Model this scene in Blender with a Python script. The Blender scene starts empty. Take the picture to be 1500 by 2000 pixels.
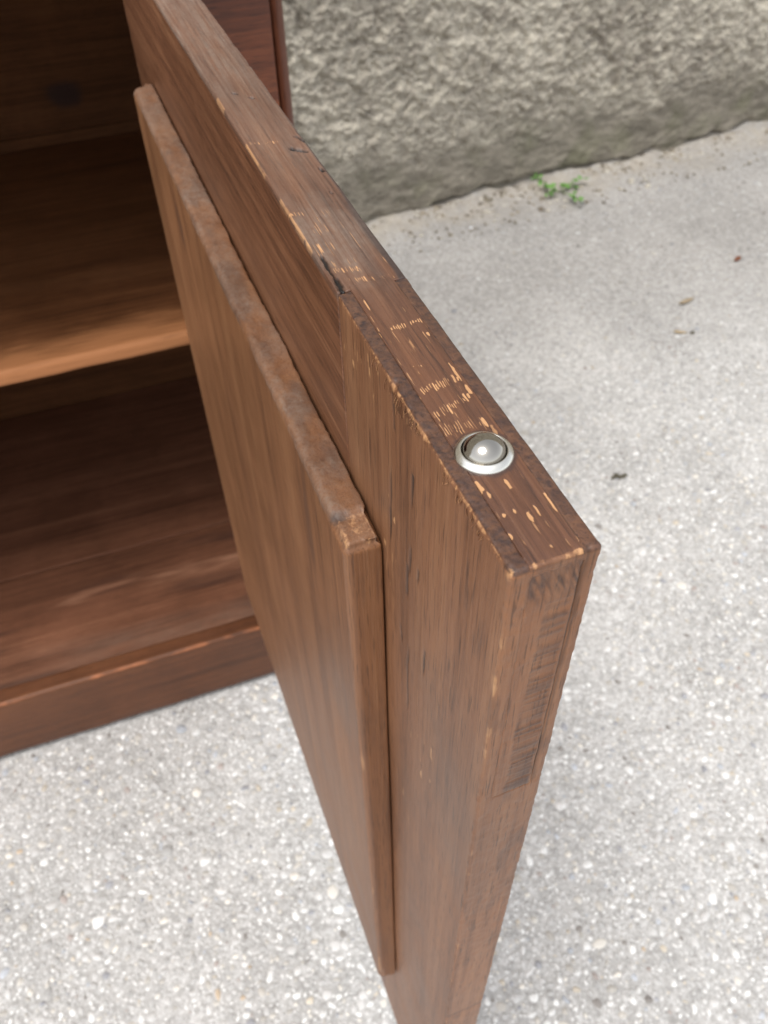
import bpy, math, random
import numpy as np
from mathutils import Vector, Matrix

random.seed(7)
SC = bpy.context.scene
COL = SC.collection

# ------------------------------------------------------------------ camera
CAM = np.array([-0.0692, -0.6691, 1.0519])
RIGHT = np.array([0.94140, -0.33670, -0.01910])
UP = np.array([0.26050, 0.69030, 0.67500])
FWD = np.array([0.21410, 0.64040, -0.73760])
FPX = 1663.3                       # focal length in pixels of the 1500 x 2000 photograph
cam_d = bpy.data.cameras.new('camera')
cam_d.sensor_fit = 'VERTICAL'
cam_d.sensor_height = 36.0
cam_d.lens = FPX / 2000 * 36.0
cam_d.clip_start = 0.01
cam_d.clip_end = 400
cam_d.dof.use_dof = True
cam_d.dof.focus_distance = 0.24
cam_d.dof.aperture_fstop = 23.0
cam = bpy.data.objects.new('camera', cam_d)
m = Matrix(((RIGHT[0], UP[0], -FWD[0], CAM[0]),
            (RIGHT[1], UP[1], -FWD[1], CAM[1]),
            (RIGHT[2], UP[2], -FWD[2], CAM[2]), (0, 0, 0, 1)))
cam.matrix_world = m
COL.objects.link(cam)
SC.camera = cam

# ------------------------------------------------------------------ light
SUN_DIR = Vector((-0.30, -0.22, 1.0)).normalized()        # towards the sun
elev = math.asin(SUN_DIR.z)
world = bpy.data.worlds.new('World')
SC.world = world
world.use_nodes = True
wn = world.node_tree.nodes
wl = world.node_tree.links
bg = wn['Background']
sky = wn.new('ShaderNodeTexSky')
sky.sky_type = 'NISHITA'
sky.sun_disc = False
sky.sun_elevation = elev
sky.sun_rotation = math.atan2(SUN_DIR.x, SUN_DIR.y)
sky.air_density = 1.0
sky.dust_density = 1.5
hs = wn.new('ShaderNodeHueSaturation')                     # a clouded sky has hardly any blue
hs.inputs['Saturation'].default_value = 0.22
wl.new(sky.outputs[0], hs.inputs['Color'])
wl.new(hs.outputs[0], bg.inputs['Color'])
bg.inputs['Strength'].default_value = 0.15
sun_d = bpy.data.lights.new('sun', 'SUN')
sun_d.energy = 1.1
sun_d.angle = math.radians(32)
sun_d.color = (1.0, 0.96, 0.90)
sun = bpy.data.objects.new('sun', sun_d)
sun.rotation_euler = SUN_DIR.to_track_quat('Z', 'Y').to_euler()
COL.objects.link(sun)
SC.view_settings.view_transform = 'Standard'
SC.view_settings.look = 'None'
SC.view_settings.gamma = 1
SC.view_settings.exposure = 0.98
SC.view_settings.use_curve_mapping = False

# ------------------------------------------------------------------ layout (metres)
T = 0.022                          # door thickness
W, HT, ZB = 0.5726, 0.9108, 0.127  # door width, top, bottom
JU = 0.4592                        # rail / stile joint
ANG = math.radians(91.28)          # how far the door stands open
PP, PU0, PU1, PZ0, PZ1 = 0.0140, 0.0803, 0.4934, 0.3130, 0.8388   # raised panel
PZT = 0.1232                       # top of plinth
SHZ, SHY, SHT = 0.5457, 0.0715, 0.0174
YB = 0.5639
XS = 0.0892                        # right side of the cabinet
XL = -0.60
WY, WA = 1.0912, 0.0872            # wall foot: y = WY + WA x
DX = np.array([-math.cos(ANG), -math.sin(ANG), 0.0])
DN = np.array([math.sin(ANG), -math.cos(ANG), 0.0])


def ray(px):
    v = RIGHT * (px[0] - 750) / FPX + UP * (1000 - px[1]) / FPX + FWD
    return v / np.linalg.norm(v)


def hit(px, pt, n):
    v = ray(px)
    return CAM + v * ((np.asarray(pt) - CAM) @ n) / (v @ n)


def dloc(P):
    return np.array([P @ DX, P @ DN + T, P[2]])


ZA = np.array([0, 0, 1.0])


def on_top(px):                     # (u, t) on the top edge of the door
    return dloc(hit(px, (0, 0, HT), ZA))[:2]


def on_face(px):                    # (u, z) on the inner face of the door frame
    q = dloc(hit(px, DN * -T, DN))
    return np.array([q[0], q[2]])


def on_panel(px):
    q = dloc(hit(px, DN * (-T - PP), DN))
    return np.array([q[0], q[2]])


def on_end(px):                     # (t, z) on the free edge of the door
    q = dloc(hit(px, DX * W, DX))
    return q[1:]


def on_ground(px, z=0.0):
    return hit(px, (0, 0, z), ZA)


# ------------------------------------------------------------------ noise
def hash3(i, j, k, seed):
    h = (i * 374761393 + j * 668265263 + k * 2147483647 + seed * 144269) & 0xFFFFFFFF
    h = ((h ^ (h >> 13)) * 1274126177) & 0xFFFFFFFF
    h = ((h ^ (h >> 16)) * 2246822519) & 0xFFFFFFFF
    return ((h ^ (h >> 15)) & 0xFFFFFF) / float(0xFFFFFF)


def vnoise(x, y, z, seed=0):
    x, y, z = np.broadcast_arrays(np.asarray(x, float), np.asarray(y, float), np.asarray(z, float))
    i, j, k = np.floor(x).astype(np.int64), np.floor(y).astype(np.int64), np.floor(z).astype(np.int64)
    fx, fy, fz = x - i, y - j, z - k
    fx = fx * fx * (3 - 2 * fx); fy = fy * fy * (3 - 2 * fy); fz = fz * fz * (3 - 2 * fz)
    out = 0
    for a in (0, 1):
        for b in (0, 1):
            for c in (0, 1):
                w = (fx if a else 1 - fx) * (fy if b else 1 - fy) * (fz if c else 1 - fz)
                out = out + w * hash3(i + a, j + b, k + c, seed)
    return out * 2 - 1


def fbm(x, y, z, octv=4, seed=0, gain=0.5):
    s, a, n = 0, 1.0, 0
    for o in range(octv):
        s = s + a * vnoise(x * 2 ** o, y * 2 ** o, z * 2 ** o, seed + o * 17)
        n += a
        a *= gain
    return s / n


def sstep(a, b, x):
    t = np.clip((x - a) / (b - a), 0, 1)
    return t * t * (3 - 2 * t)


# ------------------------------------------------------------------ mesh helpers
def mesh_from(name, V, F, smooth=True, attrs=None):
    """V n x 3, F list/array of quads or tris (rectangular array)."""
    V = np.asarray(V, np.float32)
    F = np.asarray(F, np.int32)
    me = bpy.data.meshes.new(name)
    me.vertices.add(len(V))
    me.vertices.foreach_set('co', V.ravel())
    me.loops.add(F.size)
    me.loops.foreach_set('vertex_index', F.ravel())
    me.polygons.add(len(F))
    me.polygons.foreach_set('loop_start', np.arange(0, F.size, F.shape[1], dtype=np.int32))
    me.polygons.foreach_set('loop_total', np.full(len(F), F.shape[1], np.int32))
    me.polygons.foreach_set('use_smooth', np.full(len(F), smooth))
    for k, v in (attrs or {}).items():
        v = np.asarray(v, np.float32)
        if v.ndim == 2:
            a = me.attributes.new(k, 'FLOAT_VECTOR', 'POINT')
            a.data.foreach_set('vector', v.ravel())
        else:
            a = me.attributes.new(k, 'FLOAT', 'POINT')
            a.data.foreach_set('value', v)
    me.update()
    me.validate()
    return me


def put(name, me, mat, parent=None, **props):
    o = bpy.data.objects.new(name, me)
    if mat is not None and len(me.materials) == 0:
        me.materials.append(mat)
    COL.objects.link(o)
    if parent is not None:
        o.parent = parent
    for k, v in props.items():
        o[k] = v
    return o


def thing(name, label, cat, loc=(0, 0, 0), group=None):
    o = bpy.data.objects.new(name, None)
    o.empty_display_size = 0.05
    o.location = loc
    COL.objects.link(o)
    o['label'] = label
    o['category'] = cat
    if group:
        o['group'] = group
    return o


def axis(lo, hi, step, edge):
    """coordinates from lo to hi with extra ones near both ends so that an edge of radius `edge` is round"""
    n = max(1, int(math.ceil((hi - lo - 2 * edge) / step)))
    e = np.array([0, .12, .3, .55, .8]) * edge
    return np.concatenate([lo + e, np.linspace(lo + edge, hi - edge, n + 1), (hi - e)[::-1]])


def grid_box(xs, ys, zs):
    """surface of a box as one welded quad mesh"""
    nx, ny, nz = len(xs), len(ys), len(zs)
    faces, verts = [], []

    def key(i, j, k):
        return (i * ny + j) * nz + k

    def quads(A, B, f, flip):
        a, b = np.meshgrid(np.arange(A - 1), np.arange(B - 1), indexing='ij')
        a, b = a.ravel(), b.ravel()
        q = np.stack([f(a, b), f(a + 1, b), f(a + 1, b + 1), f(a, b + 1)], 1)
        return q[:, ::-1] if flip else q
    F = [quads(ny, nz, lambda a, b: key(0, a, b), True), quads(ny, nz, lambda a, b: key(nx - 1, a, b), False),
         quads(nx, nz, lambda a, b: key(a, 0, b), False), quads(nx, nz, lambda a, b: key(a, ny - 1, b), True),
         quads(nx, ny, lambda a, b: key(a, b, 0), True), quads(nx, ny, lambda a, b: key(a, b, nz - 1), False)]
    F = np.concatenate(F)
    ids, inv = np.unique(F, return_inverse=True)
    F = inv.reshape(F.shape)
    k = ids % nz
    j = (ids // nz) % ny
    i = ids // (nz * ny)
    V = np.stack([np.asarray(xs)[i], np.asarray(ys)[j], np.asarray(zs)[k]], 1)
    return V, F


def rounded(V, lo, hi, r):
    """round the edges of a box; r may differ from vertex to vertex.  returns positions, outward normals"""
    r = np.broadcast_to(np.asarray(r, float), (len(V),))[:, None]
    q = np.clip(V, np.asarray(lo) + r, np.asarray(hi) - r)
    d = V - q
    L = np.linalg.norm(d, axis=1, keepdims=True)
    n = d / np.maximum(L, 1e-9)
    return np.where(L > 1e-9, q + n * r, V), n


def board(name, lo, hi, mat, parent, r=0.002, step=(0.02, 0.02, 0.02), wob=0.0004, seed=0, fn=None):
    """a sawn board: box with worn rounded edges and a slightly uneven surface"""
    xs, ys, zs = (axis(lo[a], hi[a], step[a], r * 1.6) for a in range(3))
    V, F = grid_box(xs, ys, zs)
    rr = r * (1 + 0.45 * fbm(V[:, 0] * 30, V[:, 1] * 30, V[:, 2] * 30, 3, seed))
    P, n = rounded(V, lo, hi, rr)
    P = P + n * (wob * fbm(V[:, 0] * 25, V[:, 1] * 25, V[:, 2] * 25, 3, seed + 5))[:, None]
    at = None
    if fn:
        P, at = fn(V, P, n)
    me = mesh_from(name, P, F, True, at)
    return put(name, me, mat, parent)


# ------------------------------------------------------------------ materials
def lin(r, g, b):
    f = lambda c: (c / 255 / 12.92) if c / 255 <= 0.04045 else ((c / 255 + 0.055) / 1.055) ** 2.4
    return (f(r), f(g), f(b), 1)


class NT:
    def __init__(s, name):
        s.m = bpy.data.materials.new(name)
        s.m.use_nodes = True
        s.t = s.m.node_tree
        s.b = s.t.nodes['Principled BSDF']

    def n(s, typ, ins=None, **kw):
        nd = s.t.nodes.new(typ)
        for k, v in kw.items():
            setattr(nd, k, v)
        for k, v in (ins or {}).items():
            s.set(nd.inputs[k], v)
        return nd

    def set(s, sock, v):
        if hasattr(v, 'is_output') or isinstance(v, bpy.types.NodeSocket):
            s.t.links.new(v, sock)
        else:
            sock.default_value = v

    def noise(s, vec, scale, detail=4, rough=0.55, dist=0.0):
        return s.n('ShaderNodeTexNoise', {'Vector': vec, 'Scale': scale, 'Detail': detail, 'Roughness': rough, 'Distortion': dist}).outputs['Fac']

    def ramp(s, fac, stops):
        nd = s.n('ShaderNodeValToRGB', {'Fac': fac})
        el = nd.color_ramp.elements
        while len(el) < len(stops):
            el.new(0.5)
        for e, (p, c) in zip(el, stops):
            e.position = p
            e.color = c if not isinstance(c, (int, float)) else (c, c, c, 1)
        return nd.outputs['Color']

    def mix(s, fac, a, b, blend='MIX'):
        nd = s.n('ShaderNodeMix', data_type='RGBA', blend_type=blend)
        s.set(nd.inputs[0], fac)
        s.set(nd.inputs[6], a)
        s.set(nd.inputs[7], b)
        return nd.outputs[2]

    def math(s, op, a, b=0.0, clamp=False):
        nd = s.n('ShaderNodeMath', operation=op, use_clamp=clamp)
        s.set(nd.inputs[0], a)
        s.set(nd.inputs[1], b)
        return nd.outputs[0]

    def attr(s, name):
        return s.n('ShaderNodeAttribute', attribute_name=name).outputs['Fac']

    def coords(s, scale=(1, 1, 1), loc=(0, 0, 0)):
        c = s.n('ShaderNodeTexCoord').outputs['Object']
        return s.n('ShaderNodeMapping', {'Vector': c, 'Scale': scale, 'Location': loc}).outputs[0]

    def bump(s, h, strength, dist, prev=None):
        nd = s.n('ShaderNodeBump', {'Height': h, 'Strength': strength, 'Distance': dist})
        if prev is not None:
            s.set(nd.inputs['Normal'], prev)
        return nd.outputs[0]


def wood(name, grain, c0, c1, c2, off=(0, 0, 0), rough=0.48, ring=1.0, pores=0.6, fresh=(206, 158, 112), spec=0.4, fine=1.0):
    """stained old wood. grain: axis of the fibres (0 x, 1 y, 2 z)"""
    k = NT(name)
    def sc(a, c):
        v = [c, c, c]
        v[grain] = a
        return tuple(v)
    broad = k.noise(k.coords(sc(2.2, 26), off), 1.0, 5, 0.6, 0.5)
    rings = k.noise(k.coords(sc(2.4, 230), off), 1.0, 4, 0.55, 0.35)
    fib = k.noise(k.coords(sc(20, 820), off), 1.0, 4, 0.65)
    pore = k.noise(k.coords(sc(60, 1500), off), 1.0, 2, 0.5)
    blot = k.noise(k.coords((9, 9, 9), off), 1.0, 5, 0.6, 0.4)
    micro = k.noise(k.coords((900, 900, 900), off), 1.0, 2)
    v = k.math('ADD', k.math('MULTIPLY', broad, 0.55), k.math('MULTIPLY', rings, 0.42 * ring))
    v = k.math('ADD', v, k.math('MULTIPLY', fib, 0.34 * fine))
    v = k.math('SUBTRACT', v, 0.15 + 0.21 * (ring - 1) + 0.17 * (fine - 1))
    col = k.ramp(v, [(0.25, lin(*c0)), (0.5, lin(*c1)), (0.75, lin(*c2))])
    bl = k.ramp(blot, [(0.3, 0.80), (0.7, 1.15)])
    col = k.mix(1.0, col, bl, 'MULTIPLY')
    pm = k.ramp(pore, [(0.33, 1.0), (0.43, 0.0)])
    col = k.mix(k.math('MULTIPLY', pm, pores), col, lin(c0[0] * .55, c0[1] * .55, c0[2] * .55))
    # wear and painted light on the mesh: dark stain, grey dust, sheen, bare wood
    fc = k.math('SUBTRACT', fib, 0.5)
    dark = k.math('ADD', k.attr('dark'), k.math('MULTIPLY', fc, k.math('MULTIPLY', k.attr('dark'), 0.8)), True)
    dcol = k.mix(micro, lin(34, 24, 22), lin(70, 54, 51))
    col = k.mix(dark, col, dcol)
    gfac = k.math('MULTIPLY', k.attr('grey'), k.ramp(k.noise(k.coords((420, 420, 420), off), 1.0, 4, 0.7), [(0.3, 0.45), (0.7, 1.0)]), True)
    gfac = k.math('MULTIPLY', gfac, k.ramp(fib, [(0.38, 0.35), (0.58, 1.0)]), True)
    col = k.mix(gfac, col, k.mix(blot, lin(96, 80, 68), lin(146, 129, 115)))
    w = k.math('ADD', k.attr('wear'), k.math('MULTIPLY', fc, 0.55))
    w = k.ramp(w, [(0.36, 0.0), (0.62, 1.0)])
    fr = k.mix(fib, lin(fresh[0] * .80, fresh[1] * .76, fresh[2] * .72), lin(*fresh))
    col = k.mix(w, col, fr)
    crack = k.attr('crack')
    col = k.mix(crack, col, lin(24, 17, 13))
    k.set(k.b.inputs['Base Color'], col)
    ro = k.math('ADD', rough - 0.12, k.math('MULTIPLY', blot, 0.25))
    ro = k.math('ADD', ro, k.math('MULTIPLY', k.attr('grey'), 0.25), True)
    k.set(k.b.inputs['Roughness'], ro)
    k.b.inputs['Specular IOR Level'].default_value = spec
    nb = k.bump(fib, 0.35, 0.0006)
    nb = k.bump(micro, 0.12, 0.0004, nb)
    nb = k.bump(pm, -0.25 * pores, 0.0003, nb)
    k.set(k.b.inputs['Normal'], nb)
    return k.m


M_STILE = wood('stile_wood', 2, (84, 54, 36), (127, 86, 59), (150, 108, 77), (0.3, 0.1, 0.2), pores=0.55, fine=1.3, rough=0.42)
M_RAIL = wood('rail_wood', 0, (74, 46, 31), (114, 74, 50), (138, 97, 69), (1.3, 0.7, 0.2), ring=1.2, pores=0.5, fine=1.9, rough=0.40, spec=0.5)
M_PANEL = wood('panel_wood', 2, (90, 58, 37), (128, 86, 56), (150, 107, 73), (2.3, 1.7, 0.6), pores=0.45, fine=1.1, rough=0.44)
M_FLOOR = wood('floor_wood', 0, (70, 43, 30), (118, 77, 56), (146, 101, 76), (3.1, 0.3, 0.5), pores=0.4, fresh=(172, 126, 100), spec=0.2, rough=0.6)
M_SHELF = wood('shelf_wood', 0, (74, 45, 27), (116, 73, 44), (138, 93, 60), (5.1, 2.3, 1.5), pores=0.4, fresh=(200, 138, 92), spec=0.2, rough=0.6)
M_BACK = wood('back_wood', 0, (60, 36, 22), (94, 59, 36), (114, 75, 47), (7.1, 2.3, 3.5), pores=0.4, spec=0.1, rough=0.8)
M_PLINTH = wood('plinth_wood', 0, (64, 37, 22), (98, 59, 36), (120, 76, 47), (4.2, 6.3, 0.5), fresh=(180, 112, 70))
M_FRONT = wood('front_veneer', 0, (58, 27, 18), (102, 55, 34), (144, 84, 52), (8.2, 1.3, 2.5), ring=1.3, pores=0.7, spec=0.5, rough=0.4)
M_BEAD = wood('bead_wood', 2, (56, 31, 22), (92, 53, 37), (112, 68, 48), (2.2, 9.3, 2.5), rough=0.38, spec=0.5)


def metal_mat(name, col, rough):
    k = NT(name)
    k.b.inputs['Base Color'].default_value = lin(*col)
    k.b.inputs['Metallic'].default_value = 1.0
    n = k.noise(k.coords((260, 260, 260)), 1.0, 3)
    k.set(k.b.inputs['Roughness'], k.ramp(n, [(0.3, rough * 0.8), (0.7, rough * 1.4)]))
    return k.m


M_BALL = metal_mat('polished_steel', (168, 163, 154), 0.11)
M_FLANGE = metal_mat('nickel', (222, 219, 210), 0.24)


def ground_mat():
    k = NT('washed_concrete')
    o = k.coords()
    big = k.noise(o, 3.0, 5, 0.6)
    v1 = k.n('ShaderNodeTexVoronoi', {'Vector': k.n('ShaderNodeMapping', {'Vector': o, 'Scale': (1, 1, 0)}).outputs[0], 'Scale': 330.0, 'Randomness': 1.0})
    bw = k.n('ShaderNodeRGBToBW', {'Color': v1.outputs['Color']}).outputs[0]
    grain = k.ramp(bw, [(0.2, lin(156, 153, 149)), (0.55, lin(184, 182, 179)), (0.85, lin(210, 209, 207))])
    mtx = k.ramp(k.noise(o, 180, 4, 0.7), [(0.3, lin(160, 157, 153)), (0.7, lin(198, 196, 193))])
    v2 = k.n('ShaderNodeTexVoronoi', {'Vector': k.n('ShaderNodeMapping', {'Vector': o, 'Scale': (1, 1, 0)}).outputs[0], 'Scale': 120.0, 'Randomness': 1.0})
    bw2 = k.n('ShaderNodeRGBToBW', {'Color': v2.outputs['Color']}).outputs[0]
    col = k.mix(0.55, mtx, grain)
    col = k.mix(1.0, col, k.ramp(bw2, [(0.15, 0.86), (0.5, 1.0), (0.9, 1.12)]), 'MULTIPLY')
    col = k.mix(1.0, col, k.ramp(big, [(0.3, 0.84), (0.7, 1.12)]), 'MULTIPLY')
    col = k.mix(k.math('MULTIPLY', k.attr('far_tone'), 0.9), col, k.mix(1.0, col, lin(218, 216, 214), 'MULTIPLY'))
    # soil and lime washed along the foot of the wall
    soil = k.math('MULTIPLY', k.attr('soil'), k.ramp(k.noise(o, 22, 5, 0.65), [(0.3, 0.25), (0.7, 1.0)]))
    col = k.mix(soil, col, k.mix(k.noise(o, 60, 4), lin(134, 124, 110), lin(186, 178, 165)))
    k.set(k.b.inputs['Base Color'], col)
    k.b.inputs['Roughness'].default_value = 0.85
    k.b.inputs['Specular IOR Level'].default_value = 0.25
    nb = k.bump(k.noise(o, 300, 5, 0.7), 0.5, 0.0012)
    nb = k.bump(v1.outputs['Distance'], -0.3, 0.001, nb)
    k.set(k.b.inputs['Normal'], nb)
    return k.m


PEB = [(206, 204, 201), (192, 190, 187), (220, 219, 216), (176, 174, 171), (186, 181, 173), (196, 186, 170), (156, 156, 159), (140, 135, 130),
       (186, 168, 146), (166, 156, 150), (212, 207, 198), (178, 181, 186)]
PEBW = [24, 24, 22, 18, 8, 2, 2.2, 1.2, 0.3, 1.6, 7, 2.5]


def pebble_mat(name, tone):
    k = NT(name)
    c = k.n('ShaderNodeAttribute', attribute_name='tint').outputs['Color'] if tone is None else lin(*tone)
    n = k.noise(k.coords(), 260, 4, 0.7)
    k.set(k.b.inputs['Base Color'], k.mix(1.0, c, k.ramp(n, [(0.3, 0.84), (0.7, 1.1)]), 'MULTIPLY'))
    k.b.inputs['Roughness'].default_value = 0.7
    k.b.inputs['Specular IOR Level'].default_value = 0.3
    return k.m


def wall_mat():
    k = NT('roughcast_render')
    o = k.coords()
    n1 = k.noise(o, 5, 5, 0.6, 0.5)
    n2 = k.noise(o, 42, 5, 0.65)
    n3 = k.noise(o, 240, 4, 0.7)
    col = k.mix(k.ramp(n1, [(0.34, 0.0), (0.66, 1.0)]), lin(140, 132, 120), lin(197, 189, 173))
    col = k.mix(k.ramp(n2, [(0.45, 0.0), (0.75, 0.6)]), col, lin(212, 204, 184))
    col = k.mix(k.ramp(n2, [(0.22, 0.6), (0.45, 0.0)]), col, lin(104, 95, 84))
    col = k.mix(1.0, col, k.ramp(n3, [(0.3, 0.78), (0.7, 1.14)]), 'MULTIPLY')
    foot = k.attr('foot')
    fc = k.mix(k.ramp(k.noise(k.coords((14, 14, 34)), 1.0, 6, 0.7, 0.6), [(0.3, 0.0), (0.7, 1.0)]), lin(90, 85, 75), lin(150, 142, 128))
    col = k.mix(foot, col, fc)
    moss = k.math('MULTIPLY', foot, k.ramp(k.noise(o, 9, 4, 0.6), [(0.52, 0.0), (0.72, 0.45)]))
    col = k.mix(moss, col, lin(104, 106, 78))
    k.set(k.b.inputs['Base Color'], col)
    k.b.inputs['Roughness'].default_value = 0.92
    k.b.inputs['Specular IOR Level'].default_value = 0.2
    k.set(k.b.inputs['Normal'], k.bump(n3, 0.6, 0.002))
    return k.m


def leaf_mat(name, a, b, rough=0.6):
    k = NT(name)
    n = k.noise(k.coords(), 120, 4)
    k.set(k.b.inputs['Base Color'], k.mix(n, lin(*a), lin(*b)))
    k.b.inputs['Roughness'].default_value = rough
    return k.m


# ================================================================== GROUND
def build_ground():
    xs = np.concatenate([[-60, -20, -6, -2, -1], np.arange(-0.7, 2.4, 0.02), [2.6, 3.2, 5, 10, 25, 60]])
    ys = np.concatenate([[-60, -20, -6, -2, -1.2], np.arange(-0.9, 0.8, 0.025), np.arange(0.8, 1.5, 0.006), [1.8, 3, 10, 60]])
    X, Y = np.meshgrid(xs, ys, indexing='ij')
    d = WY + WA * X - Y                       # distance in front of the wall
    near = (np.abs(X - 0.8) < 1.6) & (np.abs(Y) < 1.6)
    Z = np.where(near, 0.0012 * fbm(X * 9, Y * 9, 0 * X, 3, 3), 0.0)
    soil = sstep(0.16, 0.01, d + 0.06 * fbm(X * 9, Y * 9, 0 * X, 3, 41)) * near
    heap = sstep(0.06, -0.005, d + 0.02 * fbm(X * 14, Y * 14, 0 * X, 3, 47)) * near
    Z = Z + soil * (0.004 + 0.005 * fbm(X * 45, Y * 45, 0 * X, 4, 9)) + heap * (0.014 + 0.016 * fbm(X * 24, Y * 24, 0 * X, 4, 48))
    Z = np.where((X < XS + 0.05) & (Y > -0.05) & (Y < 0.8) & (X > XL - .1), np.minimum(Z, 0.0), Z)
    nx, ny = X.shape
    idx = np.arange(nx * ny).reshape(nx, ny)
    F = np.stack([idx[:-1, :-1], idx[1:, :-1], idx[1:, 1:], idx[:-1, 1:]], -1).reshape(-1, 4)
    V = np.stack([X, Y, Z], -1).reshape(-1, 3)
    far_tone = np.where(near, sstep(0.15, 0.85, Y + 0.12 * fbm(X * 3, Y * 3, 0 * X, 4, 42)), 1.0)  # ground colour gets darker towards the wall
    return put('ground', mesh_from('ground', V, F, True, {'soil': soil.ravel(), 'far_tone': far_tone.ravel()}), ground_mat(), kind='structure')


ground = build_ground()


def dome(nr=2, ns=8):
    """flat pebble cap, unit radius: rings of vertices plus the pole"""
    V = []
    for r, h in [(1.0, -0.35), (0.86, 0.42), (0.5, 0.86)][:nr + 1]:
        for a in range(ns):
            V.append((r * math.cos(2 * math.pi * a / ns), r * math.sin(2 * math.pi * a / ns), h))
    V.append((0, 0, 1.0))
    F = []
    R = nr + 1
    for q in range(R - 1):
        for a in range(ns):
            b = (a + 1) % ns
            F += [(q * ns + a, q * ns + b, (q + 1) * ns + b), (q * ns + a, (q + 1) * ns + b, (q + 1) * ns + a)]
    for a in range(ns):
        F.append(((R - 1) * ns + a, (R - 1) * ns + (a + 1) % ns, R * ns))
    return np.array(V), np.array(F)


def build_pebbles():
    rng = np.random.default_rng(11)
    cell = 0.012
    occ = {}
    placed = []

    def visible(x, y, mg):
        v = np.array([x, y, 0]) - CAM
        z = v @ FWD
        px, py = 750 + FPX * (v @ RIGHT) / z, 1000 - FPX * (v @ UP) / z
        return z > 0.1 and -mg < px < 1500 + mg and py < 2000 + mg

    def free(x, y, r):
        i, j = int(x // cell), int(y // cell)
        for a in (-1, 0, 1):
            for b in (-1, 0, 1):
                for (qx, qy, qr) in occ.get((i + a, j + b), ()):
                    if (qx - x) ** 2 + (qy - y) ** 2 < (0.86 * (qr + r)) ** 2:
                        return False
        return True

    tries = [(0.0058, 0.0082, 620), (0.0040, 0.0058, 5200), (0.0027, 0.0040, 22000), (0.0016, 0.0027, 56000)]
    for lo, hi, n in tries:
        far = 1.22 if lo > 0.0025 else 0.75
        rx = rng.uniform(-0.75, 2.0, n * 3)
        ry = -0.85 + (far + 0.85) * rng.uniform(0, 1, n * 3) ** 1.25
        rr = rng.uniform(lo, hi, n * 3)
        c = 0
        for x, y, r in zip(rx, ry, rr):
            if c >= n:
                break
            if y > WY + WA * x - 0.03 or (XL - 0.03 < x < XS + 0.01 and y > -0.004):
                continue
            if y > 0.1 and rng.random() < min(0.86, (y - 0.1) * 1.9):
                continue
            if not visible(x, y, 320 if lo > 0.0025 else 90):
                continue
            if not free(x, y, r):
                continue
            occ.setdefault((int(x // cell), int(y // cell)), []).append((x, y, r))
            placed.append((x, y, r))
            c += 1
    P = np.array(placed)
    order = np.argsort(-P[:, 2] / np.linalg.norm(P[:, :2] - CAM[:2], axis=1))
    P = P[order]
    n = len(P)
    tint_i = rng.choice(len(PEB), n, p=np.array(PEBW) / sum(PEBW))
    ang = rng.uniform(0, 2 * math.pi, n)
    asp = rng.uniform(0.55, 0.95, n)
    hgt = rng.uniform(0.10, 0.26, n)
    # 300 largest in view: parts of the ground, sharing a few meshes
    V0, F0 = dome(2, 9)
    mats = [pebble_mat('pebble_stone', c) for c in PEB]
    shapes = {}
    for i in range(300):
        key = (int(tint_i[i]), i % 4)
        if key not in shapes:
            g = np.random.default_rng(100 + key[0] * 7 + key[1])
            V = V0.copy()
            rad = 1 + 0.16 * g.standard_normal(9)
            rad = np.clip(rad, 0.72, 1.25)
            for q in range(3):
                V[q * 9:(q + 1) * 9, :2] *= rad[:, None]
            me = mesh_from('pebble', V, F0, True)
            me.materials.append(mats[key[0]])
            shapes[key] = me
        o = put('pebble', shapes[key], None, ground)
        x, y, r = P[i]
        o.location = (x, y, 0.0005)
        o.rotation_euler = (0, 0, ang[i])
        o.scale = (r, r * asp[i], r * hgt[i])
    # all the rest: one mesh
    V1, F1 = dome(1, 7)
    R = P[300:]
    N = len(R)
    g = np.random.default_rng(5)
    jit = np.clip(1 + 0.2 * g.standard_normal((N, 7)), 0.65, 1.35)
    jit = np.concatenate([jit, jit, np.ones((N, 1))], 1)
    vx = V1[None, :, 0] * jit * R[:, 2:3]
    vy = V1[None, :, 1] * jit * R[:, 2:3] * asp[300:, None]
    vz = V1[None, :, 2] * R[:, 2:3] * hgt[300:, None] + 0.0004
    ca, sa = np.cos(ang[300:, None]), np.sin(ang[300:, None])
    V = np.stack([R[:, :1] + vx * ca - vy * sa, R[:, 1:2] + vx * sa + vy * ca, vz], -1).reshape(-1, 3)
    F = (F1[None] + (np.arange(N) * len(V1))[:, None, None]).reshape(-1, 3)
    pal = np.array([lin(*c)[:3] for c in PEB])
    tint = pal[tint_i[300:]] * (0.85 + 0.3 * g.random((N, 1)))
    far_tone = np.clip((R[:, 1:2] - 0.1) / 0.6, 0, 1)                # darker stones towards the wall
    tint = tint * (1 - 0.35 * far_tone)
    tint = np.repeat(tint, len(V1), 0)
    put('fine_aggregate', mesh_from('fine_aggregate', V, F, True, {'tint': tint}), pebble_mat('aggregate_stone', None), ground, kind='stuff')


build_pebbles()


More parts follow.
